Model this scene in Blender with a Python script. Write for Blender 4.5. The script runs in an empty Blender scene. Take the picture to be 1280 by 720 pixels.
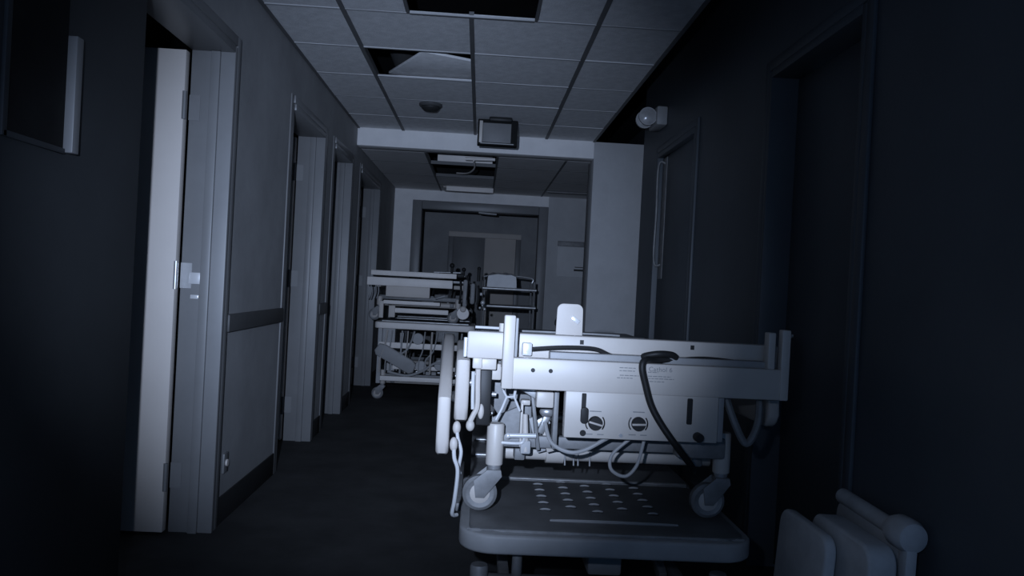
import bpy, bmesh, math, random
from mathutils import Vector, Matrix
random.seed(7)
S = bpy.context.scene
COL = S.collection
PI = math.pi

# ------------------------------------------------------------------ camera
cam_d = bpy.data.cameras.new('camera')
cam_d.sensor_width = 36.0
cam_d.lens = 36.0 * 1000.0 / 1280.0
cam_d.clip_start = 0.02
cam = bpy.data.objects.new('camera', cam_d)
COL.objects.link(cam)
yaw, pitch, roll = math.radians(2.3), math.radians(-0.17), math.radians(3.0)
F = Vector((math.sin(yaw)*math.cos(pitch), math.cos(yaw)*math.cos(pitch), math.sin(pitch)))
R0 = Vector((math.cos(yaw), -math.sin(yaw), 0)); U0 = R0.cross(F)
R = R0*math.cos(roll) + U0*math.sin(roll)
U = -R0*math.sin(roll) + U0*math.cos(roll)
M4 = Matrix((R, U, -F)).transposed().to_4x4()
M4.translation = Vector((0, 0, 1.15))
cam.matrix_world = M4
S.camera = cam

# ------------------------------------------------------------------ world, lamp, exposure
w = bpy.data.worlds.new('night'); S.world = w; w.use_nodes = True
bg = w.node_tree.nodes['Background']
bg.inputs[0].default_value = (0.20, 0.46, 1.0, 1); bg.inputs[1].default_value = 0.45
TORCH = Vector((-0.18, 0.0, 1.29)); AIM = Vector((-0.60, 10.0, 1.16))
for nm, en, size in (('torch_beam', 560, 51.5), ('torch_spill', 13, 150)):      # hot spot and spill of one hand torch
    ld = bpy.data.lights.new(nm, 'SPOT')
    ld.energy = en; ld.color = (0.58, 0.715, 1.0)
    ld.spot_size = math.radians(size); ld.spot_blend = 1.0; ld.shadow_soft_size = 0.018
    torch = bpy.data.objects.new(nm, ld); COL.objects.link(torch)
    torch.location = TORCH
    torch.rotation_euler = (AIM - TORCH).to_track_quat('-Z', 'Y').to_euler()
S.view_settings.view_transform = 'Standard'
S.view_settings.look = 'None'
S.view_settings.gamma = 1.0
S.view_settings.use_curve_mapping = False
S.view_settings.exposure = 0.0

# ------------------------------------------------------------------ materials
def mat(name, col, rough=0.6, metal=0.0, var=0.12, scale=6.0, bump=0.0, bscale=60.0, spec=0.3):
    m = bpy.data.materials.new(name); m.use_nodes = True
    nt = m.node_tree; b = nt.nodes['Principled BSDF']
    b.inputs['Roughness'].default_value = rough; b.inputs['Metallic'].default_value = metal
    b.inputs['Specular IOR Level'].default_value = spec
    tc = nt.nodes.new('ShaderNodeTexCoord')
    nz = nt.nodes.new('ShaderNodeTexNoise'); nz.inputs['Scale'].default_value = scale
    nz.inputs['Detail'].default_value = 6; nz.inputs['Roughness'].default_value = 0.65
    rp = nt.nodes.new('ShaderNodeValToRGB')
    rp.color_ramp.elements[0].position = 0.3; rp.color_ramp.elements[1].position = 0.72
    c = Vector(col)
    rp.color_ramp.elements[0].color = (*(c*(1-var)), 1); rp.color_ramp.elements[1].color = (*[min(1, v*(1+var*0.6)) for v in c], 1)
    nt.links.new(tc.outputs['Object'], nz.inputs['Vector'])
    nt.links.new(nz.outputs['Fac'], rp.inputs['Fac'])
    nt.links.new(rp.outputs['Color'], b.inputs['Base Color'])
    if bump:
        n2 = nt.nodes.new('ShaderNodeTexNoise'); n2.inputs['Scale'].default_value = bscale; n2.inputs['Detail'].default_value = 4
        bp = nt.nodes.new('ShaderNodeBump'); bp.inputs['Strength'].default_value = bump; bp.inputs['Distance'].default_value = 0.004
        nt.links.new(tc.outputs['Object'], n2.inputs['Vector']); nt.links.new(n2.outputs['Fac'], bp.inputs['Height'])
        nt.links.new(bp.outputs['Normal'], b.inputs['Normal'])
    return m
g = lambda v, t=0.0: (v*(1+t), v, v*(1-t))
MT = dict(
    wall=mat('painted_wall', g(0.34), 0.75, var=0.18, scale=2.5, bump=0.25),
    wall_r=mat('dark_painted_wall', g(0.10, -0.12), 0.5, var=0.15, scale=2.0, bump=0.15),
    soffit=mat('cream_plaster', g(0.84, 0.02), 0.8, var=0.08, bump=0.2),
    tile=mat('ceiling_board', g(0.82), 0.95, var=0.16, scale=16, bump=0.6, bscale=130),
    tbar_light=mat('grid_metal_pale', g(0.50), 0.7),
    end_wall=mat('end_wall_paint', g(0.50), 0.8, var=0.08, bump=0.2),
    tbar=mat('grid_metal', g(0.16), 0.6),
    plenum=mat('plenum_dark', g(0.012), 0.9, var=0.4),
    duct=mat('duct_metal', g(0.22), 0.6, 0.3),
    floor=mat('dark_vinyl', g(0.06), 0.75, var=0.35, scale=3, spec=0.15),
    base=mat('black_cove_base', g(0.03), 0.55),
    band=mat('dark_wall_guard', g(0.075), 0.5),
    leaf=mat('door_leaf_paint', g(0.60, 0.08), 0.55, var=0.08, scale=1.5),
    frame=mat('door_frame_paint', g(0.20), 0.4, var=0.12, scale=3, spec=0.5),
    frame_l=mat('pale_frame_paint', g(0.20), 0.45, var=0.12, scale=3, spec=0.5),
    hinge=mat('hinge_steel', g(0.62), 0.35, 0.5),
    white_rail=mat('white_rail_paint', g(0.82, 0.06), 0.45, var=0.08),
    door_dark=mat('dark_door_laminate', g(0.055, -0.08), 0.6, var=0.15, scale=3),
    enamel=mat('white_enamel', (0.525, 0.49, 0.45), 0.42, var=0.05, scale=9, spec=0.4),
    pad=mat('white_plastic', (0.50, 0.465, 0.43), 0.5, var=0.05),
    steel=mat('worn_steel', g(0.5), 0.38, 0.6, var=0.3, scale=20),
    chrome=mat('chrome', g(0.80), 0.25, 0.35, var=0.05),
    gun=mat('grey_casting', g(0.24), 0.55, 0.2, var=0.3, scale=14),
    black=mat('black_plastic', g(0.018), 0.5),
    rubber=mat('grey_rubber', g(0.42), 0.7),
    deck=mat('deck_paint', g(0.16), 0.45, var=0.3, scale=5, spec=0.35),
    bumper=mat('bumper_plastic', g(0.32), 0.5, var=0.15, scale=6),
    print_=mat('grey_print', g(0.25), 0.7),
    cable=mat('grey_cable', g(0.36), 0.5),
    linen=mat('linen', g(0.88), 0.9, var=0.1, bump=0.5, bscale=25),
    paper=mat('paper', g(0.62), 0.8, var=0.08),
    foam=mat('padded_vinyl', g(0.55), 0.6, var=0.2, scale=7, bump=0.2),
    sign=mat('sign_face', g(0.20), 0.5),
    glass=mat('lamp_lens', g(0.4), 0.2, var=0.2, scale=30, spec=0.7),
)

# ------------------------------------------------------------------ mesh helpers
class MB:
    def __init__(s): s.bm = bmesh.new()
    def _add(s, bm2):
        me = bpy.data.meshes.new('tmp'); bm2.to_mesh(me); bm2.free(); s.bm.from_mesh(me); bpy.data.meshes.remove(me)
    def box(s, x0, x1, y0, y1, z0, z1, bev=0.0, seg=2):
        b = bmesh.new()
        bmesh.ops.create_cube(b, size=1.0, matrix=Matrix.Translation(((x0+x1)/2, (y0+y1)/2, (z0+z1)/2)) @ Matrix.Diagonal((abs(x1-x0), abs(y1-y0), abs(z1-z0), 1)))
        if bev: bmesh.ops.bevel(b, geom=b.edges[:], offset=bev, segments=seg, affect='EDGES', profile=0.5)
        s._add(b); return s
    def obox(s, c, size, rot, bev=0.0):
        b = bmesh.new()
        bmesh.ops.create_cube(b, size=1.0, matrix=Matrix.Diagonal((*size, 1)))
        if bev: bmesh.ops.bevel(b, geom=b.edges[:], offset=bev, segments=2, affect='EDGES', profile=0.5)
        from mathutils import Euler
        bmesh.ops.transform(b, matrix=Matrix.Translation(c) @ Euler(rot).to_matrix().to_4x4(), verts=b.verts[:])
        s._add(b); return s
    def cyl(s, p0, p1, r, r2=None, n=16):
        p0, p1 = Vector(p0), Vector(p1); d = p1-p0
        q = d.to_track_quat('Z', 'Y').to_matrix().to_4x4()
        b = bmesh.new()
        bmesh.ops.create_cone(b, cap_ends=True, segments=n, radius1=r, radius2=r if r2 is None else r2, depth=d.length,
                              matrix=Matrix.Translation((p0+p1)/2) @ q)
        s._add(b); return s
    def sph(s, c, r, sc=(1, 1, 1), n=14):
        b = bmesh.new()
        bmesh.ops.create_uvsphere(b, u_segments=n, v_segments=n//2+2, radius=r, matrix=Matrix.Translation(c) @ Matrix.Diagonal((*sc, 1)))
        s._add(b); return s
    def tube(s, pts, r, n=8, smooth=True):
        P = [Vector(p) for p in pts]
        if smooth and len(P) > 2:                     # Catmull-Rom
            Q = []
            for i in range(len(P)-1):
                a, b, c, d = P[max(i-1, 0)], P[i], P[i+1], P[min(i+2, len(P)-1)]
                for k in range(6):
                    t = k/6
                    Q.append(0.5*((2*b)+(c-a)*t+(2*a-5*b+4*c-d)*t*t+(3*b-a-3*c+d)*t**3))
            Q.append(P[-1]); P = Q
        rings = []; up = None
        for i, p in enumerate(P):
            t = (P[min(i+1, len(P)-1)]-P[max(i-1, 0)]).normalized()
            if up is None: up = t.orthogonal().normalized()
            up = (up - t*up.dot(t)).normalized(); v = t.cross(up)
            rings.append([s.bm.verts.new(p+(up*math.cos(2*PI*k/n)+v*math.sin(2*PI*k/n))*r) for k in range(n)])
        for a, b in zip(rings, rings[1:]):
            for k in range(n): s.bm.faces.new((a[k], a[(k+1) % n], b[(k+1) % n], b[k]))
        s.bm.faces.new(rings[0][::-1]); s.bm.faces.new(rings[-1]); return s
    def prism(s, pts, axis, t0, t1, bev=0.0):
        """pts: 2D outline; axis 'x': pts=(y,z), 'y': pts=(x,z), 'z': pts=(x,y)"""
        b = bmesh.new()
        f = {'x': lambda p, t: (t, p[0], p[1]), 'y': lambda p, t: (p[0], t, p[1]), 'z': lambda p, t: (p[0], p[1], t)}[axis]
        A = [b.verts.new(f(p, t0)) for p in pts]; B = [b.verts.new(f(p, t1)) for p in pts]
        n = len(pts)
        fa = b.faces.new(A); fb = b.faces.new(B[::-1])
        for i in range(n): b.faces.new((A[i], B[i], B[(i+1) % n], A[(i+1) % n]))
        bmesh.ops.recalc_face_normals(b, faces=b.faces[:])
        if bev:
            ed = list(set(fa.edges[:]+fb.edges[:]))
            bmesh.ops.bevel(b, geom=ed, offset=bev, segments=3, affect='EDGES', profile=0.5)
        s._add(b); return s
    def lathe(s, prof, c, axis='z', n=24):
        c = Vector(c); rings = []
        for r, h in prof:
            ring = []
            for k in range(n):
                a = 2*PI*k/n; u, v = r*math.cos(a), r*math.sin(a)
                ring.append(s.bm.verts.new(c+Vector({'z': (u, v, h), 'x': (h, u, v), 'y': (u, h, v)}[axis])))
            rings.append(ring)
        for a, b in zip(rings, rings[1:]):
            for k in range(n): s.bm.faces.new((a[k], a[(k+1) % n], b[(k+1) % n], b[k]))
        s.bm.faces.new(rings[0]); s.bm.faces.new(rings[-1]); return s
    def mesh(s, name, m, smooth=True):
        bmesh.ops.recalc_face_normals(s.bm, faces=s.bm.faces[:])
        me = bpy.data.meshes.new(name); s.bm.to_mesh(me); s.bm.free()
        me.materials.append(MT[m])
        if smooth:
            for p in me.polygons: p.use_smooth = True
            try: me.set_sharp_from_angle(angle=math.radians(38))
            except Exception: pass
        return me
    def obj(s, name, m, parent=None, loc=None):
        o = bpy.data.objects.new(name, s.mesh(name, m)); COL.objects.link(o); o.parent = parent
        if loc: o.location = loc
        return o

def inst(name, me, parent=None, loc=(0, 0, 0), rot=(0, 0, 0)):
    o = bpy.data.objects.new(name, me); COL.objects.link(o); o.parent = parent; o.location = loc; o.rotation_euler = rot; return o
def empty(name, loc=(0, 0, 0), rz=0, rot=None):
    o = bpy.data.objects.new(name, None); COL.objects.link(o); o.location = loc; o.rotation_euler = rot or (0, 0, rz); o.empty_display_size = .1; return o
def tag(o, label, cat, group=None):
    o['label'] = label; o['category'] = cat
    if group: o['group'] = group
    return o
def struct(o, label=None, cat=None):
    o['kind'] = 'structure'
    if label: o['label'] = label
    if cat: o['category'] = cat
    return o
def rrect(x0, x1, z0, z1, r, n=5):
    out = []
    for cx, cz, a0 in ((x1-r, z1-r, 0), (x0+r, z1-r, PI/2), (x0+r, z0+r, PI), (x1-r, z0+r, 1.5*PI)):
        for k in range(n+1):
            a = a0+PI/2*k/n; out.append((cx+r*math.cos(a), cz+r*math.sin(a)))
    return out

# ------------------------------------------------------------------ the corridor
XL, XR, XRV = -1.13, 1.22, 1.75          # left wall, right wall, recess on the right beyond the wall end
ZC, ZC2, ZT = 2.45, 2.30, 3.0            # ceiling, lower ceiling beyond the soffit, slab
YS, YF = 7.0, 10.15                      # soffit, end wall
WT = 0.16                                # wall thickness
Y0 = -1.6
struct(MB().box(-3.2, 2.6, Y0, 13.2, -0.1, 0.0).obj('floor', 'floor'), 'dark worn vinyl corridor floor', 'floor')

# left wall with door openings
OPEN = [(2.62, 3.566), (4.66, 5.60), (5.97, 6.77), (7.28, 8.62)]
ZD = 2.10
m = MB(); ya = Y0
for a, b in OPEN:
    m.box(XL-WT, XL, ya, a, 0, ZT); m.box(XL-WT, XL, a, b, ZD+0.04, ZT); ya = b
m.box(XL-WT, XL, ya, YF, 0, ZT)
wl = struct(m.obj('wall_left', 'wall'), 'painted corridor wall with a row of doorways', 'wall')
struct(MB().box(-3.1, XL-WT, 1.40, 1.50, 0, ZT).obj('wall_light_stop', 'wall'), 'added partition keeping stray light out of the side room', 'wall')  # unseen closure, added so world light does not leak through the doorways
struct(MB().box(-3.2, 1.8, Y0, Y0+.08, 2.45, ZT).obj('trim_5', 'plenum'), 'added header blocking outside light above the suspended ceiling', 'header')  # added out of view to shut world light out of the plenum
struct(MB().box(-3.2, -3.05, Y0, YF+.2, 0, ZT).obj('wall_rooms', 'wall'), 'far wall of the side rooms behind the doorways', 'wall')
m = MB()
for a, b in [(3.62, 4.61), (5.65, 5.92), (6.82, 7.23), (8.67, YF)]:
    m.box(XL, XL+0.008, a, b, 0, 0.125, 0.003)
m.box(XL, XL+0.008, Y0, 1.54, 0, 0.125, 0.003)
struct(m.obj('baseboard_left', 'base'), 'black rubber cove base along the wall of doorways', 'baseboard')
# dark wall guard bands
for i, (a, b) in enumerate([(3.625, 4.605), (5.65, 5.925)]):
    struct(MB().box(XL, XL+0.022, a, b, 0.875, 0.955, 0.006).obj('trim_%d' % (i+1), 'band'), 'dark wall guard rail between two doorways', 'wall guard')

# doors on the left
def left_door(n, a, b, label):
    d = struct(empty('door_%d' % n, (XL, b, 0)), label, 'door')
    def part(mb, name, mt, par=d):
        o = mb.obj(name, mt, par); o.matrix_parent_inverse = Matrix.Translation((-XL, -b, 0)); return o
    # frame: jambs, head, casing
    part(MB().box(XL-WT-.012, XL+.016, b-.03, b, 0, ZD+.03, .004), 'jamb', 'frame_l')
    part(MB().box(XL-WT-.012, XL+(.006 if n > 1 else 0), a, a+.03, 0, ZD+.03, .002), 'jamb', 'frame' if n > 1 else 'door_dark')
    part(MB().box(XL-WT-.012, XL+.016, a+.03, b-.03, ZD, ZD+.035, .003), 'head', 'frame')
    part(MB().box(XL, XL+.016, b, b+.05, 0, ZD+.08, .005), 'casing', 'frame')
    if n > 1: part(MB().box(XL, XL+.007, a-.05, a, 0, ZD+.08, .002), 'casing', 'frame')
    part(MB().box(XL, XL+.016, a, b, ZD+.035, ZD+.08, .004), 'casing', 'frame')
    part(MB().box(XL-.085, XL-.045, b-.046, b-.03, 0, ZD, .004), 'door_stop', 'frame_l')
    # open leaf standing at right angles inside the room
    lw = min(b-a-.06, .98)
    leaf = part(MB().box(XL-WT-.02-lw, XL-WT-.018, b-.078, b-.034, .012, ZD-.012, .003), 'leaf', 'leaf')
    for z in (.25, 1.12, 1.85):
        h = part(MB().cyl((XL-WT-.016, b-.078, z-.06), (XL-WT-.016, b-.078, z+.06), .009, n=10)
             .box(XL-WT-.012, XL-WT+.035, b-.033, b-.0285, z-.055, z+.055), 'hinge', 'hinge' if z == 1.12 and n == 1 else 'frame_l')
    return d
left_door(1, *OPEN[0], 'pale door standing open into a dark room, with steel strike plate on its frame')
left_door(2, *OPEN[1], 'open door whose frame meets the end of the dark wall guard')
left_door(3, *OPEN[2], 'open door in the doorway next before the ceiling soffit')
left_door(4, *OPEN[3], 'open door in the wide doorway beside the stacked beds')
# strike / lock plates on the first jamb reveal
d1 = bpy.data.objects['door_1']
sp = MB().box(XL-.135, XL-.085, 3.530, 3.5345, 1.085, 1.135, .002).box(XL-.125, XL-.09, 3.530, 3.5345, 1.02, 1.038, .002).obj('strike_plate', 'chrome', d1)
sp.matrix_parent_inverse = Matrix.Translation((-XL, -3.566, 0))

# right wall: closed doors in recesses
RO = [(2.55, 3.42), (4.62, 5.62)]
m = MB(); ya = Y0
for a, b in RO:
    m.box(XR, XR+WT, ya, a, 0, ZT); m.box(XR, XR+WT, a, b, ZD+.04, ZT); ya = b
m.box(XR, XR+WT, ya, 6.2, 0, ZT); m.box(XR+.0, XRV, 6.12, 6.2, 0, ZT)
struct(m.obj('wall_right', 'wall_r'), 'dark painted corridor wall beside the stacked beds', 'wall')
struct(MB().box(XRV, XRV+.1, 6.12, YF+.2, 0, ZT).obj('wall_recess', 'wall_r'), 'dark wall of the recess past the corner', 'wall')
m = MB()
for a, b in [(Y0, 2.5), (3.47, 4.57), (5.67, 6.2)]: m.box(XR-.008, XR, a, b, 0, .125, .003)
struct(m.obj('baseboard_right', 'base'), 'black rubber cove base along the dark wall', 'baseboard')
def right_door(n, a, b, inset, label):
    d = struct(empty('door_%d' % n, (XR, b, 0)), label, 'door')
    def part(mb, name, mt):
        o = mb.obj(name, mt, d); o.matrix_parent_inverse = Matrix.Translation((-XR, -b, 0)); return o
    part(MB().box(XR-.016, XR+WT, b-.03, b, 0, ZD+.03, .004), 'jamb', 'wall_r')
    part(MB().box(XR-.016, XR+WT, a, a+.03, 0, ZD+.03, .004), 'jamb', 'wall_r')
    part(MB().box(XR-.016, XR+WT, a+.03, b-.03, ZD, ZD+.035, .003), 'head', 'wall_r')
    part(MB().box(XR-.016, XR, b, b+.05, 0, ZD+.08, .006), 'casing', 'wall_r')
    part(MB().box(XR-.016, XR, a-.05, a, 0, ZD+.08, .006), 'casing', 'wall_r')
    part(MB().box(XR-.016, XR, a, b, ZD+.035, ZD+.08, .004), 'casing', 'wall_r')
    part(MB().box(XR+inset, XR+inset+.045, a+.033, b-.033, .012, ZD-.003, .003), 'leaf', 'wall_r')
    return part
p = right_door(5, *RO[0], .10, 'dark closed door set deep in its frame near the padded boards')
p(MB().tube([(XR+.10, 3.30, 1.0), (XR+.05, 3.30, 1.0), (XR+.045, 3.20, 1.0)], .009), 'handle', 'steel')
p = right_door(6, *RO[1], .02, 'dark closed door with upright bar for a frame edge glint near the emergency lamp')
p(MB().tube([(XR+.022, 5.50, 1.35), (XR-.028, 5.50, 1.37), (XR-.028, 5.50, 1.70), (XR-.028, 5.50, 2.03), (XR+.022, 5.50, 2.05)], .007), 'glint_bar', 'gun')  # added bar stands for the specular line along the door frame edge
p(MB().box(XR+.016, XR+.021, 5.44, 5.56, 1.25, 2.09, .002), 'back_plate', 'gun')

# column and soffit
struct(MB().box(0.94, XRV, YS, YS+.35, 0, ZC, .004).obj('wall_column', 'end_wall'), 'pale square pier at the end of the dark wall', 'pier')
struct(MB().box(XL, 0.94, YS, YS+.20, ZC2, ZC+.05, .004).obj('trim_3', 'soffit'), 'pale soffit beam crossing the corridor ceiling', 'soffit')

# end wall with wide opening, frame, vestibule behind
fx0, fx1, fz = -0.78, 0.70, 2.06
struct(MB().box(fx1+.12, XRV, YF, YF+.14, 0, ZC2+.02).obj('wall_end_right', 'end_wall'), 'end wall part carrying the notice, torch falloff in its grey', 'wall')  # same wall in a darker colour: torch falloff to the right
struct(MB().box(-3.2, XRV, YF, YF+.14, ZC2+.02, ZT).obj('wall_end_upper', 'plenum'), 'end wall above the lower ceiling, plenum shade in its colour', 'wall')  # dark colour carries the shade inside the ceiling void
struct(MB().box(-3.2, fx0-.12, YF, YF+.14, 0, ZC2+.02).box(fx0-.12, fx1+.12, YF, YF+.14, fz+.11, ZC2+.02).obj('wall_end', 'soffit'), 'pale end wall of the corridor around a wide doorway', 'wall')
d = struct(empty('door_7', (0, YF, 0)), 'wide framed opening in the end wall leading to a further door', 'door')
def part7(mb, name, mt):
    o = mb.obj(name, mt, d); o.matrix_parent_inverse = Matrix.Translation((0, -YF, 0)); return o
part7(MB().box(fx0-.12, fx0, YF-.02, YF+.16, 0, fz+.11, .008), 'jamb', 'frame')
part7(MB().box(fx1, fx1+.12, YF-.02, YF+.16, 0, fz+.11, .008), 'jamb', 'frame_l')
part7(MB().box(fx0, fx1, YF-.02, YF+.16, fz, fz+.11, .008), 'head', 'frame')
part7(MB().tube([(-.06, YF-.01, fz-.01), (.05, YF-.05, fz-.02), (.16, YF-.01, fz-.02)], .012), 'door_closer', 'chrome')
struct(MB().box(-1.4, 1.4, 12.4, 12.5, 0, ZT).obj('wall_vestibule', 'wall'), 'back wall of the vestibule beyond the end doorway', 'wall')
struct(MB().box(-1.05, -.95, YF+.2, 12.4, 0, ZT).obj('wall_vestibule_left', 'wall'), 'side wall of the vestibule seen past the end doorway', 'wall')
struct(MB().box(.85, .95, YF+.2, 12.4, 0, ZT).obj('wall_vestibule_right', 'wall'), 'other side wall of the vestibule past the end doorway', 'wall')
d8 = struct(empty('door_8', (0, 12.4, 0)), 'pale double door in the vestibule behind the end doorway', 'door')
def part8(mb, name, mt):
    o = mb.obj(name, mt, d8); o.matrix_parent_inverse = Matrix.Translation((0, -12.4, 0)); return o
part8(MB().box(-.52, -.44, 12.36, 12.4, 0, 1.90, .006), 'jamb', 'frame')
part8(MB().box(.52, .60, 12.36, 12.4, 0, 1.90, .006), 'jamb', 'frame')
part8(MB().box(-.52, .60, 12.34, 12.4, 1.86, 1.94, .006), 'head', 'leaf')
part8(MB().box(-.44, .035, 12.372, 12.4, .01, 1.86, .004), 'leaf', 'frame_l')
part8(MB().box(.045, .52, 12.372, 12.4, .01, 1.86, .004), 'leaf', 'leaf')

# slab and plenum
struct(MB().box(-3.2, 2.6, Y0, 13.2, ZT, ZT+.1).obj('ceiling_slab', 'plenum'), 'dark slab above the suspended ceiling', 'slab')
struct(MB().box(-3.05, XL-WT, Y0, YF, 2.6, 2.66).obj('ceiling_rooms', 'plenum'), 'dark ceiling of the side rooms', 'ceiling')
struct(MB().box(-1.05, .95, YF+.14, 12.4, 2.45, 2.5).obj('ceiling_vestibule', 'tile'), 'ceiling of the vestibule beyond the end doorway', 'ceiling')
# suspended ceiling
cx = [XL, -.735, -.11, .515, .94]
cy = [3.92+.625*k for k in range(-9, 5)] + [YS]
HOLE = (-.41, .20, 3.30, 3.92)
m = MB()
for i, x in enumerate(cx[1:-1]):
    if x == -.11: m.box(x-.012, x+.012, cy[0], 3.29, ZC-.004, ZC+.03); m.box(x-.012, x+.012, 3.93, YS, ZC-.004, ZC+.03)
    else: m.box(x-.012, x+.012, cy[0], YS, ZC-.004, ZC+.03)
m.box(.925, .945, cy[0], YS, ZC-.006, ZC+.06)
m.box(XL, XL+.02, cy[0], YS, ZC-.004, ZC+.02)
hx0, hx1, hy0, hy1 = HOLE
for a in [(hx0-.015, hx0, hy0, hy1), (hx1, hx1+.015, hy0, hy1), (hx0, hx1, hy1-.004, hy1+.012), (hx0, hx1, hy0-.015, hy0)]:
    m.box(*a, ZC-.004, ZC+.008)
ceil = struct(m.obj('ceiling', 'tbar'), 'suspended ceiling grid of square boards with missing pieces', 'ceiling')
for y in cy[:-1]: MB().box(XL, .925, y-.008, y+.008, ZC-.0025, ZC+.006).obj('cross_bar', 'tbar_light', ceil)
tm = {}
def ctile(x0, x1, y0, y1, z=ZC):
    k = (round(x1-x0, 3), round(y1-y0, 3))
    if k not in tm: tm[k] = MB().box(-k[0]/2+.010, k[0]/2-.010, -k[1]/2+.008, k[1]/2-.008, 0, .015, .003, 1).mesh('ceiling_tile', 'tile')
    o = inst('ceiling_tile', tm[k], ceil, ((x0+x1)/2, (y0+y1)/2, z+random.uniform(-.001, .003)), (random.uniform(-.004, .004), random.uniform(-.004, .004), 0))
for j in range(len(cy)-1):
    for i in range(4):
        x0, x1, y0, y1 = cx[i], cx[i+1], cy[j], cy[j+1]
        if i == 1 and abs(y0-4.545) < .01: continue
        if abs(y1-3.92) < .01 and i == 1: x1 = hx0-.005
        if abs(y1-3.92) < .01 and i == 2: x0 = hx1+.005
        ctile(x0, x1, y0, y1)
# the board that slipped askew
sl = MB().box(0, .60, 0, .60, 0, .016, .003).obj('ceiling_tile', 'tile', ceil, (-.40, 4.685, ZC+.032))
sl.rotation_euler = (0, 0, math.radians(26)); sl['label'] = 'slipped board lying askew over its opening'
# ducts in the plenum
struct(MB().cyl((-.62, 2.5, 2.74), (-.62, 6.9, 2.74), .09).obj('trim_4', 'duct'), 'pipe above the open ceiling board', 'pipe')

# lower ceiling beyond the soffit with opening for a light fitting
lx = [XL, -.55, .10, .72, XRV]
ly = [YS+.20, 7.85, 8.75, 9.45, YF]
m = MB()
for x in lx[1:-1]: m.box(x-.01, x+.01, ly[0], YF, ZC2-.002, ZC2+.03)
for y in ly[1:-1]: m.box(XL, XRV, y-.01, y+.01, ZC2-.002, ZC2+.03)
c2 = struct(m.obj('ceiling_lower', 'tbar'), 'lower suspended ceiling between soffit and end wall', 'ceiling')
for j in range(4):
    for i in range(4):
        if i == 1 and j in (0, 1): continue
        x0, x1, y0, y1 = lx[i], lx[i+1], ly[j], ly[j+1]
        MB().box(x0+.006, x1-.006, y0+.006, y1-.006, ZC2, ZC2+.015, .003, 1).obj('ceiling_tile', 'soffit', c2)
# half board in front of the opening
# broken fluorescent fitting hanging in the opening
L = tag(empty('fluorescent_fitting', (-.22, 8.0, ZC2)), 'broken fluorescent fitting dangling in the open lower ceiling', 'ceiling light')
MB().box(-.30, .29, -.66, -.56, .05, .09, .006).obj('housing', 'white_rail', L)
rf = MB().box(-.26, .28, -.006, .006, 0, .10, .003).obj('reflector', 'white_rail', L, (0, -.10, .012)); rf.rotation_euler = (math.radians(14), 0, 0)
MB().cyl((.02, -.50, .012), (.30, -.50, .020), .015).obj('tube', 'white_rail', L)
MB().tube([(.10, -.50, .0), (.11, -.3, -.03), (.08, -.1, -.045), (.02, .15, -.035), (-.08, .35, -.01)], .008).obj('flex', 'white_rail', L)
# recessed fitting near the end wall
L = tag(empty('troffer_light', (-.2, 9.8, ZC2)), 'recessed strip light with a bright rim close to the end wall', 'ceiling light')
MB().box(-.30, .30, -.22, .24, -.02, -.004, .004).obj('rim', 'enamel', L)
MB().box(-.26, .26, -.19, .20, -.026, -.020, .002).obj('diffuser', 'leaf', L)
MB().box(-.26, .30, -.25, -.22, -.060, -.004, .004).obj('front_edge', 'white_rail', L)
# dark slot diffuser
L = tag(empty('air_slot', (1.02, 9.6, ZC2)), 'dark narrow air slot in the lower ceiling above the notice', 'air vent')
MB().box(-.26, .26, -.05, .05, -.012, -.001, .003).obj('slot', 'black', L)
MB().box(-.28, .28, -.065, -.05, -.014, -.001, .003).obj('rim', 'gun', L)

# smoke detector
L = tag(empty('smoke_detector', (-.43, 5.90, ZC)), 'round smoke detector on the ceiling between slipped board and soffit', 'smoke detector')
MB().lathe([(.085, 0), (.085, -.014), (.078, -.022)], (0, 0, 0)).obj('base_plate', 'band', L)
MB().lathe([(.066, -.022), (.066, -.034), (.05, -.05), (.02, -.054)], (0, 0, 0)).obj('sensor_cap', 'base', L)
# exit sign hanging before the soffit
L = tag(empty('exit_sign', (.075, 6.28, ZC)), 'square hanging sign box with dark rim in front of the soffit', 'sign')
MB().box(-.155, .155, -.045, .045, -.215, -.015, .006).obj('housing', 'plenum', L)
MB().box(-.115, .105, -.050, -.045, -.195, -.045, .002).obj('face', 'sign', L)
MB().box(-.143, -.117, -.052, -.045, -.20, -.03, .003).obj('edge_strip', 'enamel', L)
MB().box(-.13, .13, -.049, -.044, -.207, -.199, .001).obj('lower_strip', 'rubber', L)
MB().box(-.07, .11, -.09, .03, -.035, 0, .012).obj('canopy', 'black', L)
# emergency lamp on the dark wall
L = tag(empty('emergency_lamp', (XR, 5.55, 2.36)), 'twin-head emergency lamp high on the dark wall', 'emergency light')
MB().box(-.075, 0, -.13, .13, -.06, .07, .012).obj('battery_box', 'bumper', L)
for yy in (-.05, .06):
    hd = MB().lathe([(.02, .06), (.045, .05), (.062, .0), (.062, -.02)], (-.13, yy-.03, .0), 'y').obj('lamp_head', 'rubber', L)
    MB().lathe([(.056, -.021), (.03, -.034), (.005, -.038)], (-.13, yy-.03, .0), 'y').obj('lens', 'glass', hd)
    MB().cyl((-.07, yy, 0), (-.11, yy, 0), .012).obj('bracket', 'gun', L)
# notice on the end wall
L = tag(empty('notice_board', (1.14, YF, 1.30)), 'pale notice with dark header strip on the end wall', 'notice')
MB().box(-.18, .20, -.012, 0, 0, .38, .003).obj('sheet', 'paper', L)
MB().box(-.18, .20, -.03, 0, .385, .45, .004).obj('header', 'gun', L)
MB().box(.04, .17, -.0135, -.012, .075, .10).box(.05, .16, -.0135, -.012, .12, .13).obj('print', 'black', L)
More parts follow.
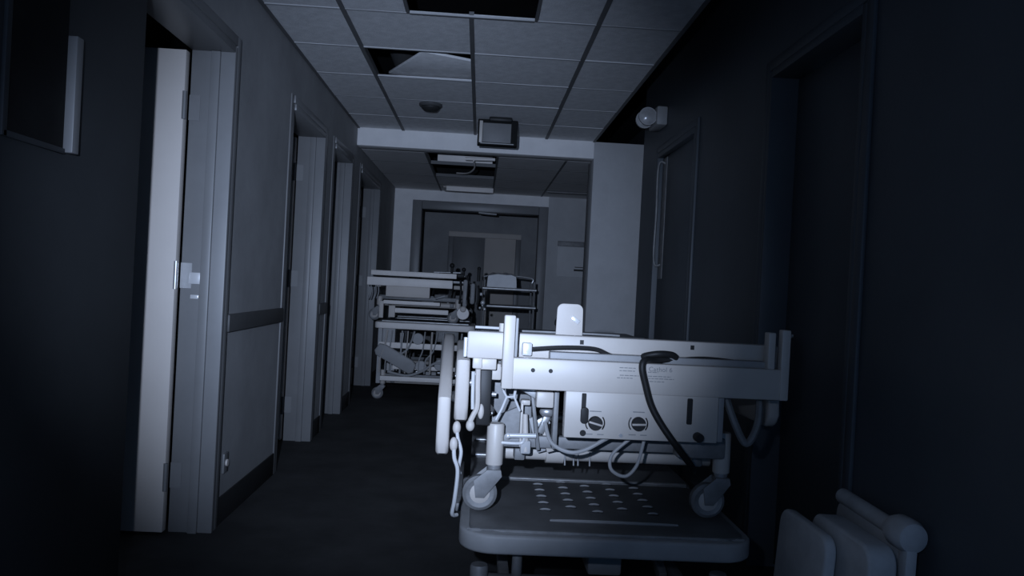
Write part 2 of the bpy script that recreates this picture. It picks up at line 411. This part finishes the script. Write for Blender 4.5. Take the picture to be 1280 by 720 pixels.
# closed dark door on the near left with vision window
d9 = struct(empty('door_9', (XL, 1.55, 0)), 'closed dark door with small black vision window next to the open doorway', 'door')
def part9(mb, name, mt):
    o = mb.obj(name, mt, d9); o.matrix_parent_inverse = Matrix.Translation((-XL, -1.55, 0)); return o
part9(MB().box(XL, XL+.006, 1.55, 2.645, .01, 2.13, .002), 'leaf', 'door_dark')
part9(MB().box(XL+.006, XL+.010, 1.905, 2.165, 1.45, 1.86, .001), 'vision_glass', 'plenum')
part9(MB().box(XL+.006, XL+.034, 2.165, 2.200, 1.44, 1.75, .003), 'glazing_bead', 'frame')  # torch-lit far reveal, shaped as a raised strip in paler colour
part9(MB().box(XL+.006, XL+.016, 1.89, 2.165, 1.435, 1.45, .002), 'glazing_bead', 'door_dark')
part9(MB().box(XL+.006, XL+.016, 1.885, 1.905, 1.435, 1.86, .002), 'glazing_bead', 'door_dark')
# low wall socket
L = tag(empty('wall_socket', (XL, 3.72, .27)), 'small pale socket low on the wall above the cove base', 'socket')
MB().box(0, .010, -.032, .032, -.045, .045, .003).obj('plate', 'frame', L)
MB().cyl((.009, 0, 0), (.018, 0, 0), .016).obj('outlet', 'leaf', L)

# ------------------------------------------------------------------ hospital beds
louvre_me = MB().tube([(-.019, 0, 0), (-.012, -.004, .006), (0, -.006, .008), (.012, -.004, .006), (.019, 0, 0)], .0035, n=6).mesh('louvre', 'bumper')
slot_me = MB().prism(rrect(-.020, .020, -.008, .008, .007, 3), 'z', 0, .0012).mesh('slot', 'black')
wheel_me = MB().lathe([(.020, -.017), (.040, -.016), (.050, -.015), (.055, -.010), (.055, .010), (.050, .015), (.040, .016), (.020, .017)], (0, 0, 0), 'y', 28).mesh('wheel', 'rubber')
hub_me = MB().lathe([(.012, -.024), (.032, -.0175), (.036, .0175), (.012, .024)], (0, 0, 0), 'y', 20).mesh('hub', 'pad')
tyre_me = MB().lathe([(.041, -.0165), (.046, -.019), (.056, -.012), (.0565, 0), (.056, .012), (.046, .019), (.041, .0165)], (0, 0, 0), 'y', 28).mesh('tyre', 'gun')

def caster(bed, x, y, top, trail, stem='enamel'):
    c = empty('caster', (x, y, 0)); c.parent = bed
    wx = -.042*trail
    inst('wheel', wheel_me, c, (wx, 0, .0565)); inst('tyre', tyre_me, c, (wx, 0, .0565)); inst('hub', hub_me, c, (wx, 0, .0565))
    MB().prism([(wx-.014, .045), (wx+.014, .045), (.026, .115), (.022, .135), (-.022, .135), (wx-.022, .10)], 'y', -.030, -.024, .001).prism(
        [(wx-.014, .045), (wx+.014, .045), (.026, .115), (.022, .135), (-.022, .135), (wx-.022, .10)], 'y', .024, .030, .001).box(-.022, .022, -.028, .028, .122, .136, .003).obj('fork', 'gun', c)
    MB().lathe([(.019, .132), (.022, .140), (.022, .147), (.026, .149)], (0, 0, 0)).obj('swivel', 'steel', c)
    MB().lathe([(.027, .149), (.028, .153), (.028, top-.006), (.025, top)], (0, 0, 0)).obj('stem_tube', stem, c)
    return c

def side_rail(bed, x, y0, y1, z0, z1, rise, th=.043, name='side_rail'):
    """thick plastic rail panel: rounded outline in y/z, with hand opening strips"""
    n = 8; out = []
    L_ = y1-y0; r = min(.06, (z1-z0)*.25)
    top = lambda t: z1 + rise*math.sin(min(1, t*1.15)*PI/2)
    out += [(y0+.0, z0+r)] + [(y0+.02, z0+.012), (y0+r, z0)] + [(y1-r, z0), (y1-.02, z0+.012), (y1, z0+r)]
    for k in range(n, -1, -1):
        t = k/n; out.append((y0+.01+(L_-.02)*t, top(t) - (.02 if k in (0, n) else 0)))
    p = MB().prism(out, 'x', x-th/2, x+th/2, .012).obj(name, 'pad', bed)
    return p

def make_bed(name, loc, rz, h, label, group, head=True, trail=1, top_stem=.282, stem='enamel'):
    """origin: floor under the end facing the corridor. h: height of the end rail top"""
    B = tag(empty(name, loc, rz), label, 'hospital bed', group)
    dz = h-.08                                        # deck top
    fr = 'enamel'
    # longitudinal frame rails
    for sx in (-1, 1):
        MB().box(sx*.40-.02, sx*.40+.02, .06, 2.02, dz-.075, dz-.022, .006).obj('frame_rail', fr, B)
    for yy in (.55, 1.20, 1.85):
        MB().box(-.40, .40, yy-.02, yy+.02, dz-.07, dz-.03, .005).obj('cross_member', fr, B)
    # base frame
    for sx in (-1, 1):
        MB().box(sx*.30-.018, sx*.30+.018, .16, 1.92, .15, .19, .006).obj('base_rail', 'gun', B)
    for yy in (.12, 1.92):
        MB().cyl((-.365, yy+.12, .165), (.365, yy+.12, .165), .027).obj('base_tube', 'enamel', B)
        MB().box(-.395, .395, yy-.018, yy+.018, .205, .245, .006).obj('base_beam', 'gun', B)
    for i, (sx, yy) in enumerate(((-1, .10), (1, .10), (-1, 1.92), (1, 1.92))):
        caster(B, sx*.375-.012, yy, min(top_stem, dz-.08), trail if yy < 1 else -trail, stem)
    # lift arms
    for sx in (-1, 1):
        MB().obox((sx*.25, .62, (dz-.05+.17)/2), (.03, math.hypot(.55, dz-.22), .045), (math.atan2(dz-.22, .55), 0, 0), .006).obj('lift_arm', 'steel', B)
        MB().obox((sx*.25, 1.45, (dz-.05+.17)/2), (.03, math.hypot(.55, dz-.22), .045), (math.atan2(dz-.22, .55), 0, 0), .006).obj('lift_arm', 'steel', B)
    MB().cyl((-.28, .85, .19), (.28, .85, .19), .02).obj('pivot_shaft', 'steel', B)
    act = MB().cyl((.05, .45, .20), (.02, 1.15, dz-.10), .028).cyl((.02, 1.15, dz-.10), (.01, 1.4, dz-.06), .014).obj('actuator', 'gun', B)
    MB().box(-.01, .11, .36, .50, .165, .25, .012).obj('motor', 'rubber', act)
    return B

def deck_sections(B, cuts, h, mat_='deck', half=.43):
    for a, b in cuts:
        d_ = MB().prism(rrect(-half, half, a+.006, b-.006, .02, 3), 'z', h-.016, h, .003).obj('deck_panel', mat_, B)
        MB().cyl((-half+.02, a+.012, h+.002), (half-.02, a+.012, h+.002), .009, n=10).obj('lip', 'steel', d_)

# ---- near stack, lower bed: foot end with bumper towards the corridor
lowX = .43
LB = make_bed('hospital_bed', (lowX, 2.38, 0), 0, .49,
              'lowered bed with bare perforated deck, rounded grey bumper, carrying another bed', 'stack of beds by the dark wall', trail=-1, stem='gun')
# bumper plate: rounded corners
bo = rrect(-.455, .455, 0, .60, .11, 8)
MB().prism(bo, 'z', .345, .404, .010).obj('bumper', 'bumper', LB)
dk = MB().prism(rrect(-.425, .425, .035, .655, .05, 5), 'z', .396, .412, .003).obj('deck_panel', 'deck', LB)
MB().tube([(-.17, .145, .411), (-.12, .143, .414), (.0, .143, .415), (.18, .143, .414), (.24, .146, .411)], .0055, n=6).obj('ridge', 'bumper', dk)
MB().tube([(-.43, .042, .407), (-.1, .030, .408), (.2, .030, .408), (.42, .042, .406)], .004, n=6).obj('seam', 'steel', dk)
for ci, x in enumerate((-.175, -.085, .0, .09, .185)):
    for ri in range(5):
        y = .262+.084*ri+(.045 if ci % 2 else 0)
        inst('slot', slot_me, dk, (x, y, .4118)); inst('louvre', louvre_me, dk, (x, y+.006, .4085))
MB().cyl((-.40, .668, .403), (.40, .668, .403), .012, n=12).obj('deck_lip', 'steel', LB)
deck_sections(LB, ((.69, 1.08), (1.10, 1.42), (1.44, 2.05)), .404)
MB().box(-.475, -.455, .35, 1.0, .37, .40, .006).obj('side_bar', 'gun', LB)
MB().cyl((-.27, .10, .34), (-.27, .12, .20), .016).obj('foot_strut', 'gun', LB)
MB().obox((-.30, .03, .22), (.035, .02, .10), (0, 0, .3), .004).obj('pedal', 'steel', LB)

# ---- near stack, upper bed: control end towards the corridor
UZ = .421
UB = make_bed('hospital_bed', (.465, 2.50, UZ), math.radians(1.5), .58,
              'white enamel bed with control panel stacked on a lower perforated deck', 'stack of beds by the dark wall', trail=1)
deck_sections(UB, ((.10, .72), (.73, 1.10), (1.11, 1.45), (1.46, 2.0)), .49)
er = MB().box(-.495, .495, 0, .045, .497, .582, .007).obj('end_rail', 'enamel', UB)
for x in (-.137, .216): MB().box(x-.006, x+.006, -.001, .002, .556, .570).obj('bolt_hole', 'black', er)
MB().box(-.465, -.40, .012, .05, .462, .497, .004).box(-.385, -.33, .012, .05, .468, .497, .004).obj('corner_bracket', 'enamel', UB)
cb = MB().box(-.388, .497, -.08, -.045, .417, .513, .006).obj('cross_bar', 'enamel', UB)
MB().box(-.240, .47, -.046, .0, .497, .532, .003).obj('rear_channel', 'bumper', UB)
MB().box(-.388, -.353, -.084, -.05, .417, .640, .005).obj('upright', 'enamel', UB)
MB().box(-.352, -.344, -.078, -.035, .514, .632, .002).obj('upright_flange', 'bumper', UB)
MB().box(.472, .500, -.084, -.05, .417, .636, .005).obj('upright', 'enamel', UB)
MB().box(.435, .458, -.070, -.03, .50, .625, .004).obj('upright', 'enamel', UB)
for x in (-.294, -.240): MB().cyl((x, -.0815, .477), (x, -.078, .477), .0065, n=12).obj('bolt_hole', 'black', cb)
# control panel
cp = MB().box(-.190, .285, -.078, -.035, .277, .419, .004).obj('control_panel', 'enamel', UB)
MB().box(.287, .305, -.070, -.03, .28, .417, .003).obj('panel_flange', 'bumper', UB)
MB().prism(rrect(-.1405, -.1265, .332, .414, .003), 'y', -.0795, -.077).prism(rrect(-.142, -.118, .322, .372, .010), 'y', -.085, -.077, .002).obj('lever_slot', 'black', cp)
MB().prism(rrect(.186, .203, .332, .412, .004), 'y', -.0795, -.077).obj('lever_slot', 'black', cp)
MB().cyl((-.132, -.0795, .293), (-.132, -.077, .293), .0095, n=16).obj('socket_hole', 'black', cp)
MB().cyl((-.015, -.0800, .290), (-.015, -.077, .290), .006, n=12).obj('screw', 'steel', cp)
MB().lathe([(.012, -.11), (.014, -.105), (.014, -.078)], (.222, 0, .296), 'y', 16).obj('push_knob', 'black', cp)
def arc(cx_, cz_, r, a0, a1, n=8): return [(cx_+r*math.cos(math.radians(a0+(a1-a0)*k/n)), -.079, cz_+r*math.sin(math.radians(a0+(a1-a0)*k/n))) for k in range(n+1)]
for kx, kz, tilt in ((-.096, .325, -.25), (.037, .328, .04)):
    kn = MB().lathe([(.0215, -.078), (.0215, -.088), (.019, -.092)], (kx, 0, kz), 'y', 24).obj('dial', 'black', cp)
    MB().obox((kx, -.095, kz), (.044, .010, .006), (0, -tilt, 0), .0015).obj('pointer', 'pad', kn)
    for a0 in (-40, 140): MB().tube(arc(kx, kz, .029, a0, a0+80), .0020, n=5).obj('dial_mark', 'black', cp)
    for a0, a1, zz in ((-.018, .018, .034), (-.028, -.006, -.036), (.008, .028, -.036)): MB().box(kx+a0, kx+a1, -.0788, -.077, kz+zz, kz+zz+.003).obj('dial_print', 'print_', cp)
# printed notice on the cross bar
for rows in (((-.030, .02, .497), (-.030, .018, .488), (-.028, .03, .474), (-.036, .012, .466)), ((.058, .090, .487), (.058, .13, .475), (.060, .14, .468), (.064, .11, .459))):
    m = MB()
    for a, b, z in rows:
        x = a
        while x < b:
            l = random.uniform(.006, .014); m.box(x, min(x+l, b), -.0808, -.079, z-.0012, z+.0012); x += l+.0025
    m.obj('small_print', 'print_', cb)['kind'] = 'stuff'
fc = bpy.data.curves.new('heading_text', 'FONT'); fc.body = 'Cathol 6'; fc.size = .020; fc.extrude = .0004; fc.space_character = 1.05
fo = bpy.data.objects.new('heading_tmp', fc); COL.objects.link(fo)
bpy.context.view_layer.update()
me = bpy.data.meshes.new_from_object(fo.evaluated_get(bpy.context.evaluated_depsgraph_get()))
bpy.data.objects.remove(fo); me.materials.clear(); me.materials.append(MT['print_'])
inst('heading_text', me, cb, (.060, -.0806, .490), (PI/2, 0, 0))
# mattress retainer plate on the deck
rp_ = MB().prism([(-.045, .49), (.045, .49)] + [(x, z) for x, z in rrect(-.042, .042, .58, .680, .020, 5) if z > .62][:12], 'y', .075, .083, .002).obj('retainer_plate', 'pad', UB, (-.168, 0, 0))
MB().obox((.018, .072, .629), (.030, .006, .014), (0, .6, 0), .002).obj('latch_notch', 'chrome', rp_)
MB().tube([(-.47, .09, .590), (-.38, .085, .589), (-.36, .085, .583)], .0045).obj('wire_rod', 'chrome', UB)
MB().tube([(-.33, .09, .584), (-.1, .09, .585), (.0, .09, .584)], .0035).obj('wire_rod', 'steel', UB)
MB().cyl((-.385, .07, .58), (-.385, .07, .607), .010).obj('peg', 'enamel', UB)
# black cable over the bar
MB().tube([(.18, -.03, .505), (.11, -.028, .513), (.05, -.04, .528), (.09, -.06, .542), (.14, -.05, .540), (.15, -.035, .526), (.09, -.05, .522), (.045, -.09, .524), (.035, -.100, .50), (.048, -.100, .45), (.068, -.100, .39), (.10, -.105, .335), (.15, -.11, .27), (.21, -.07, .205), (.24, .0, .17)], .0105, n=10).obj('power_cable', 'black', UB)
MB().tube([(-.30, -.02, .535), (-.20, -.02, .545), (-.10, -.015, .545), (-.05, -.015, .528), (.0, -.01, .515)], .007).obj('power_cable', 'black', UB)
MB().tube([(.14, -.03, .52), (.25, -.02, .53), (.38, -.01, .52), (.44, .0, .50)], .008).obj('power_cable', 'black', UB)
MB().box(-.325, -.295, -.03, .0, .515, .555, .004).obj('clip', 'chrome', UB)
# grey flex below the panel
MB().tube([(-.235, .04, .30), (-.22, -.02, .25), (-.17, -.05, .228), (-.12, -.05, .235), (-.06, -.045, .268), (-.02, -.03, .285)], .0065).obj('flex', 'cable', UB)
MB().tube([(.06, -.02, .29), (.02, -.015, .262), (-.025, -.01, .215), (-.025, -.01, .170), (.02, -.01, .150), (.055, -.01, .185), (.07, -.015, .25), (.075, -.02, .29)], .0055).obj('flex', 'cable', UB)
for x in (-.145, -.115, -.10, -.06): MB().tube([(x, .16, .40), (x, .20, .25), (x+.004, .205, .13)], .003, n=5).obj('wire', 'cable', UB)
# tube sleeve, brackets and levers left of the panel
MB().cyl((-.205, .238, .165), (-.145, .238, .165), .036).obj('tube_sleeve', 'enamel', UB)
MB().tube([(-.376, .03, .42), (-.372, .03, .395), (-.362, .03, .377), (-.375, .03, .34), (-.392, .03, .304)], .0042, smooth=False).tube([(-.362, .03, .377), (-.338, .03, .379), (-.330, .03, .36), (-.318, .03, .335)], .004, smooth=False).tube([(-.338, .03, .379), (-.334, .03, .41)], .0045).obj('y_bracket', 'chrome', UB)
MB().prism([(-.40, .30), (-.395, .29), (-.31, .33), (-.27, .35), (-.26, .20), (-.34, .21), (-.40, .25)], 'y', .16, .175, .003).obj('gusset', 'gun', UB)
MB().prism([(-.42, .47), (-.25, .47), (-.25, .30), (-.36, .27), (-.42, .35)], 'y', .22, .24, .003).obj('gusset', 'gun', UB)
MB().box(-.310, -.302, .085, .12, .21, .36, .002).box(-.310, -.280, .085, .12, .345, .362, .004).obj('lever_bracket', 'enamel', UB)
MB().cyl((-.294, .10, .315), (-.288, .09, .195), .0085, .012).obj('lever', 'pad', UB)
MB().cyl((-.345, .075, .248), (-.258, .075, .250), .008).sph((-.348, .075, .247), .010).obj('cross_pin', 'chrome', UB)
MB().tube([(-.37, .085, .222), (-.33, .08, .222), (-.303, .08, .224), (-.296, .08, .235), (-.296, .08, .250)], .0055).obj('wire_loop', 'chrome', UB)
MB().box(-.306, -.272, .08, .11, .188, .232, .006).obj('lever_block', 'rubber', UB)
MB().obox((-.262, .10, .30), (.012, .03, .20), (0, -.15, 0), .003).obj('link_plate', 'gun', UB)
MB().box(-.270, -.215, .0, .05, .352, .402, .005).obj('latch_block', 'enamel', UB)
MB().obox((-.275, .06, .395), (.09, .012, .035), (0, .5, 0), .003).obj('link_plate', 'steel', UB)
MB().obox((-.225, .11, .30), (.022, .02, .10), (0, .35, 0), .004).sph((-.222, .10, .325), .022, (1.2, .8, .8)).obj('crank', 'steel', UB)
MB().obox((-.235, .13, .285), (.05, .02, .03), (0, -.5, 0), .004).obj('crank', 'chrome', UB)
MB().obox((-.215, .12, .24), (.028, .01, .10), (0, -.28, 0), .003).obj('fin', 'enamel', UB)
MB().box(-.212, -.196, .02, .06, .22, .41, .003).obj('link_plate', 'gun', UB)
MB().obox((-.245, .16, .24), (.03, .02, .12), (0, -.3, 0), .004).obj('crank', 'rubber', UB)
MB().cyl((-.425, .10, .375), (-.392, .10, .375), .008).cyl((-.425, .12, .31), (-.40, .12, .31), .006).obj('cross_pin', 'steel', UB)
MB().box(-.455, -.41, .05, .12, .28, .46, .006).obj('lift_housing', 'black', UB)
MB().cyl((-.36, .20, .215), (.36, .20, .215), .010).obj('stay_rod', 'steel', UB)
MB().box(.20, .36, .05, .12, .20, .27, .01).obj('motor_block', 'gun', UB)
# hoses on the dark side
MB().tube([(.33, .0, .42), (.36, -.02, .33), (.40, -.02, .27), (.44, .0, .33), (.45, .02, .42)], .012).obj('hose', 'gun', UB)
# rail rods hanging from the end rail
rr = MB().tube([(-.456, .03, .49), (-.455, .03, .42), (-.453, .03, .345), (-.463, .03, .318), (-.472, .03, .295), (-.470, .03, .275)], .0085).obj('rail_rod', 'pad', UB)
MB().tube([(-.470, .06, .45), (-.468, .06, .37), (-.466, .06, .33)], .006).obj('rail_rod', 'chrome', UB)
MB().sph((-.472, .03, .283), .014, (1, 1, 1.3)).obj('rod_knob', 'pad', UB)
MB().sph((-.440, .05, .325), .013, (.8, .8, 1.9)).obj('rod_knob', 'pad', UB)
MB().box(-.475, -.445, .005, .045, .465, .50, .004).obj('rod_bracket', 'enamel', UB)
MB().cyl((-.50, .02, .50), (-.50, .02, .56), .006).obj('rail_pin', 'chrome', UB)
# bent rods hanging past the side of the lower deck
MB().tube([(-.513, .01, .273), (-.509, .0, .248), (-.497, -.01, .208), (-.502, -.01, .158), (-.497, .0, .138)], .0055).obj('rail_rod', 'chrome', UB)
MB().tube([(-.520, -.05, .233), (-.517, -.06, .198), (-.505, -.06, .158), (-.510, -.05, .068), (-.515, -.03, .02), (-.500, .0, .009)], .0060).obj('rail_rod', 'chrome', UB)
MB().sph((-.514, .01, .278), .013, (1, 1, 1.6)).obj('rod_knob', 'pad', UB)
MB().sph((-.521, -.05, .238), .013, (1, 1, 1.7)).obj('rod_knob', 'pad', UB)
# side rails, lowered
side_rail(UB, -.503, .05, .62, .281, .505, .01, .044)
side_rail(UB, -.556, -.06, .85, .195, .400, .125, .040)
MB().cyl((-.503, .12, .40), (-.42, .12, .42), .012).obj('rail_pivot', 'steel', UB)
MB().cyl((-.556, .30, .40), (-.42, .30, .42), .012).obj('rail_pivot', 'steel', UB)
side_rail(UB, .535, .10, .80, .30, .47, .05, .040)
MB().cyl((.42, .35, .42), (.53, .35, .42), .012).obj('rail_pivot', 'steel', UB)

# ---- far stack, lower bed (raised) and upper bed
FB = make_bed('hospital_bed', (-.50, 7.62, 0), 0, .83,
              'raised bed under another bed beside the open doorways, tangled wires below', 'stack of beds at the corridor end', trail=1)
MB().prism(rrect(-.475, .475, -.04, .60, .06, 5), 'z', .685, .745, .010).obj('bumper', 'white_rail', FB)
deck_sections(FB, ((.02, .66), (.68, 1.08), (1.10, 1.42), (1.44, 2.05)), .752)
MB().box(-.44, -.40, .0, .04, .16, .69, .006).obj('leg_post', 'rubber', FB)
MB().box(-.43, .42, -.01, .03, .50, .555, .006).obj('cross_bar', 'white_rail', FB)
MB().box(-.40, .42, -.02, .02, .19, .235, .006).obj('cross_bar', 'white_rail', FB)
MB().box(-.30, .40, .10, .14, .29, .33, .006).obj('cross_bar', 'white_rail', FB)
MB().box(-.40, -.28, .02, .08, .55, .685, .01).obj('end_bracket', 'rubber', FB)
MB().box(.10, .32, .10, .16, .57, .68, .01).obj('motor_block', 'gun', FB)
rl = side_rail(FB, 0, 0, .42, 0, .13, .0, .04); rl.location = (-.43, -.05, .52); rl.rotation_euler = (0, math.radians(8), math.radians(-90)); rl.rotation_mode = 'XYZ'
rl.matrix_basis = Matrix.Translation((-.475, -.04, .45)) @ Matrix.Rotation(math.radians(28), 4, 'Y') @ Matrix.Rotation(math.radians(-90), 4, 'Z')
rl.data.materials[0] = MT['bumper']
for k in range(11):
    x = -.36+k*.07+random.uniform(-.02, .02); dx = random.uniform(-.22, .0)
    MB().tube([(x, -.03, .67), (x+dx*.3, -.05, .52+random.uniform(-.03, .03)), (x+dx, -.05, .40), (x+dx*1.1, -.03, .27)], .0065 if k % 2 else .009, n=6).obj('wire', 'cable' if k % 3 else 'pad', FB)
for (x, z) in ((-.06, .60), (-.02, .34), (.16, .36)):
    MB().lathe([(.05, -.01), (.055, 0), (.05, .02), (.02, .025)], (x, -.02, z), 'y', 16).obj('pulley', 'rubber', FB)
MB().tube([(-.33, -.03, .28), (-.15, -.04, .25), (.0, -.04, .30), (.12, -.04, .38), (.22, -.03, .36)], .012).obj('wire', 'cable', FB)

FU = make_bed('hospital_bed', (-.565, 7.60, .754), math.radians(-1), .475,
              'bed with pale end rail on top of the raised bed beside the doorways', 'stack of beds at the corridor end', trail=1, top_stem=.23)
deck_sections(FU, ((.10, .72), (.73, 1.10), (1.11, 1.45), (1.46, 2.0)), .40)
MB().box(-.47, .34, 0, .045, .43, .478, .007).obj('end_rail', 'white_rail', FU)
MB().box(-.49, .31, -.08, -.045, .335, .412, .006).obj('cross_bar', 'white_rail', FU)
MB().box(-.31, .10, -.076, -.035, .235, .335, .005).obj('control_panel', 'leaf', FU)
MB().box(-.33, .20, -.06, -.02, .165, .20, .005).obj('lower_bar', 'white_rail', FU)
MB().box(-.27, .28, -.03, .02, .085, .13, .006).obj('lower_bar', 'white_rail', FU)
MB().box(-.37, -.33, -.04, .0, .03, .19, .006).box(-.28, -.22, -.04, .0, .04, .15, .006).obj('corner_bracket', 'leaf', FU)
for x in (-.475, -.455, -.41, -.385): MB().tube([(x, -.06, .34), (x+.006, -.06, .27), (x-.008, -.06, .21)], .0055, n=6).obj('hook', 'cable', FU)
MB().obox((.20, -.05, .25), (.10, .03, .02), (0, -.3, 0), .004).obj('link_plate', 'gun', FU)
MB().lathe([(.055, -.02), (.06, -.01), (.06, .01), (.055, .02)], (.42, -.06, .11), 'y', 20).obj('hand_wheel', 'white_rail', FU)
MB().lathe([(.02, -.03), (.03, -.02), (.02, .0)], (.42, -.06, .15), 'y', 12).obj('grip', 'pad', FU)
for i, (x, z0, z1) in enumerate(((.43, .17, .43), (.50, .20, .40))):
    MB().prism(rrect(x-.022, x+.022, z0, z1, .02, 4), 'y', -.05, .55, .008).obj('side_rail', 'gun', FU)
for x, zz in ((.38, .42), (.44, .47), (.55, .38)):
    MB().tube([(x, -.04, .2), (x+.01, -.04, zz*.75), (x, -.03, zz)], .011, n=6).obj('rail_post', 'black', FU)
MB().cyl((.55, -.02, .42), (.55, -.02, .54), .014).sph((.55, -.02, .54), .018).obj('lock_knob', 'black', FU)
MB().sph((.60, -.02, .22), .022).sph((.58, -.02, .30), .016).obj('catch', 'chrome', FU)
MB().sph((.62, -.01, .16), .014).sph((.575, -.02, .17), .012).obj('catch', 'chrome', FU)
# folded pole on top of the far stack
PL = tag(empty('drip_pole', (-.42, 8.05, 1.20)), 'folded steel pole with black knobs lying on the top far bed', 'pole')
MB().cyl((-.22, 0, .012), (.26, .02, .016), .012).obj('shaft', 'chrome', PL)
MB().cyl((-.05, .06, .045), (.22, .05, .05), .010).obj('shaft', 'steel', PL)
MB().box(.0, .26, .0, .10, .0, .045, .01).obj('clamp', 'black', PL)
MB().cyl((.13, .05, .04), (.13, .05, .105), .014).sph((.13, .05, .12), .026).obj('knob', 'black', PL)
MB().cyl((.25, .05, .03), (.25, .05, .075), .012).sph((.25, .05, .085), .022).obj('knob', 'black', PL)

# ---- trolley behind the stacks with linen bundle
T = tag(empty('trolley', (.32, 8.62, 0)), 'two-shelf steel trolley in front of the end doorway', 'trolley')
for z, mt in ((1.095, 'steel'), (.905, 'steel'), (.45, 'gun')):
    MB().box(-.29, .29, 0, .62, z, z+.022, .008).obj('shelf', 'gun', T)
    MB().cyl((-.29, -.004, z+.014), (.29, -.004, z+.014), .017).obj('shelf_rim', mt, T)
for x, y in ((-.27, .03), (.27, .03), (-.27, .59), (.27, .59)):
    MB().cyl((x, y, .06), (x, y, 1.20), .012).obj('leg', 'gun', T)
    MB().lathe([(.01, -.012), (.03, -.011), (.03, .011), (.01, .012)], (x, y, .031), 'x', 14).obj('wheel', 'black', T)
MB().tube([(-.27, .59, 1.18), (-.27, .59, 1.24), (0, .60, 1.26), (.27, .59, 1.24), (.27, .59, 1.18)], .011).obj('handle', 'steel', T)
bl = MB()
b_ = bmesh.new(); bmesh.ops.create_cube(b_, size=1, matrix=Matrix.Translation((0, 0, .08)) @ Matrix.Diagonal((.32, .40, .16, 1)))
bmesh.ops.subdivide_edges(b_, edges=b_.edges[:], cuts=5, use_grid_fill=True)
for v in b_.verts:
    c = v.co; k = 1-.35*((abs(c.x)/.16)**4+(abs(c.y)/.20)**4)*.3
    c.z = c.z*k + (.012*math.sin(c.x*40)*math.cos(c.y*22) if c.z > .1 else 0); c.x *= 1-.10*(c.z/.16)**2
bl._add(b_)
tag(bl.obj('linen_bundle', 'linen', None, (.235, 8.84, 1.119)), 'pale folded linen bundle lying on the trolley', 'linen')
# dark bin beside the end doorway
W = tag(empty('waste_bin', (1.13, 9.35, 0)), 'dark round waste bin below the notice', 'bin')
MB().lathe([(.16, 0), (.19, .02), (.22, .70), (.23, .72)], (0, 0, 0)).obj('body', 'black', W)
MB().lathe([(.235, .72), (.235, .76), (.20, .84), (.10, .89), (.02, .90)], (0, 0, 0)).obj('lid', 'gun', W)

# ---- padded boards leaning on the dark wall
def board(label, loc, length, height, th, rz, lean, rim, post=True):
    o = tag(empty('padded_board', loc, rot=(0, lean, rz)), label, 'padded board', 'padded boards leaning on the dark wall')
    MB().prism(rrect(0, length, 0, height, .05, 5), 'x', -th/2, th/2, .010).obj('panel', 'foam', o)
    if rim:
        MB().cyl((0, .05, height-.004), (0, length-.01, height+.004), .024, n=16).obj('top_bar', 'foam', o)
        MB().lathe([(rim*.5, -.03), (rim*.85, -.022), (rim, 0), (rim, .05), (rim*.8, .075), (rim*.4, .085)], (0, .02, height), 'y', 22).obj('roll', 'foam', o)
        MB().box(-.018, .014, -.005, .04, .0, height-.03, .008).obj('end_post', 'foam', o)
    return o
board('padded board with a round bolster end, closest to the dark wall', (1.160, 2.06, 0), .42, .540, .030, 0, math.radians(1.5), .045)
board('thick flat-topped padded board standing between two thinner ones', (1.068, 2.02, 0), .36, .520, .078, 0, math.radians(1), 0)
board('thin leaning padded board, outermost of the pile', (.972, 2.16, 0), .34, .50, .034, 0, math.radians(4), 0)
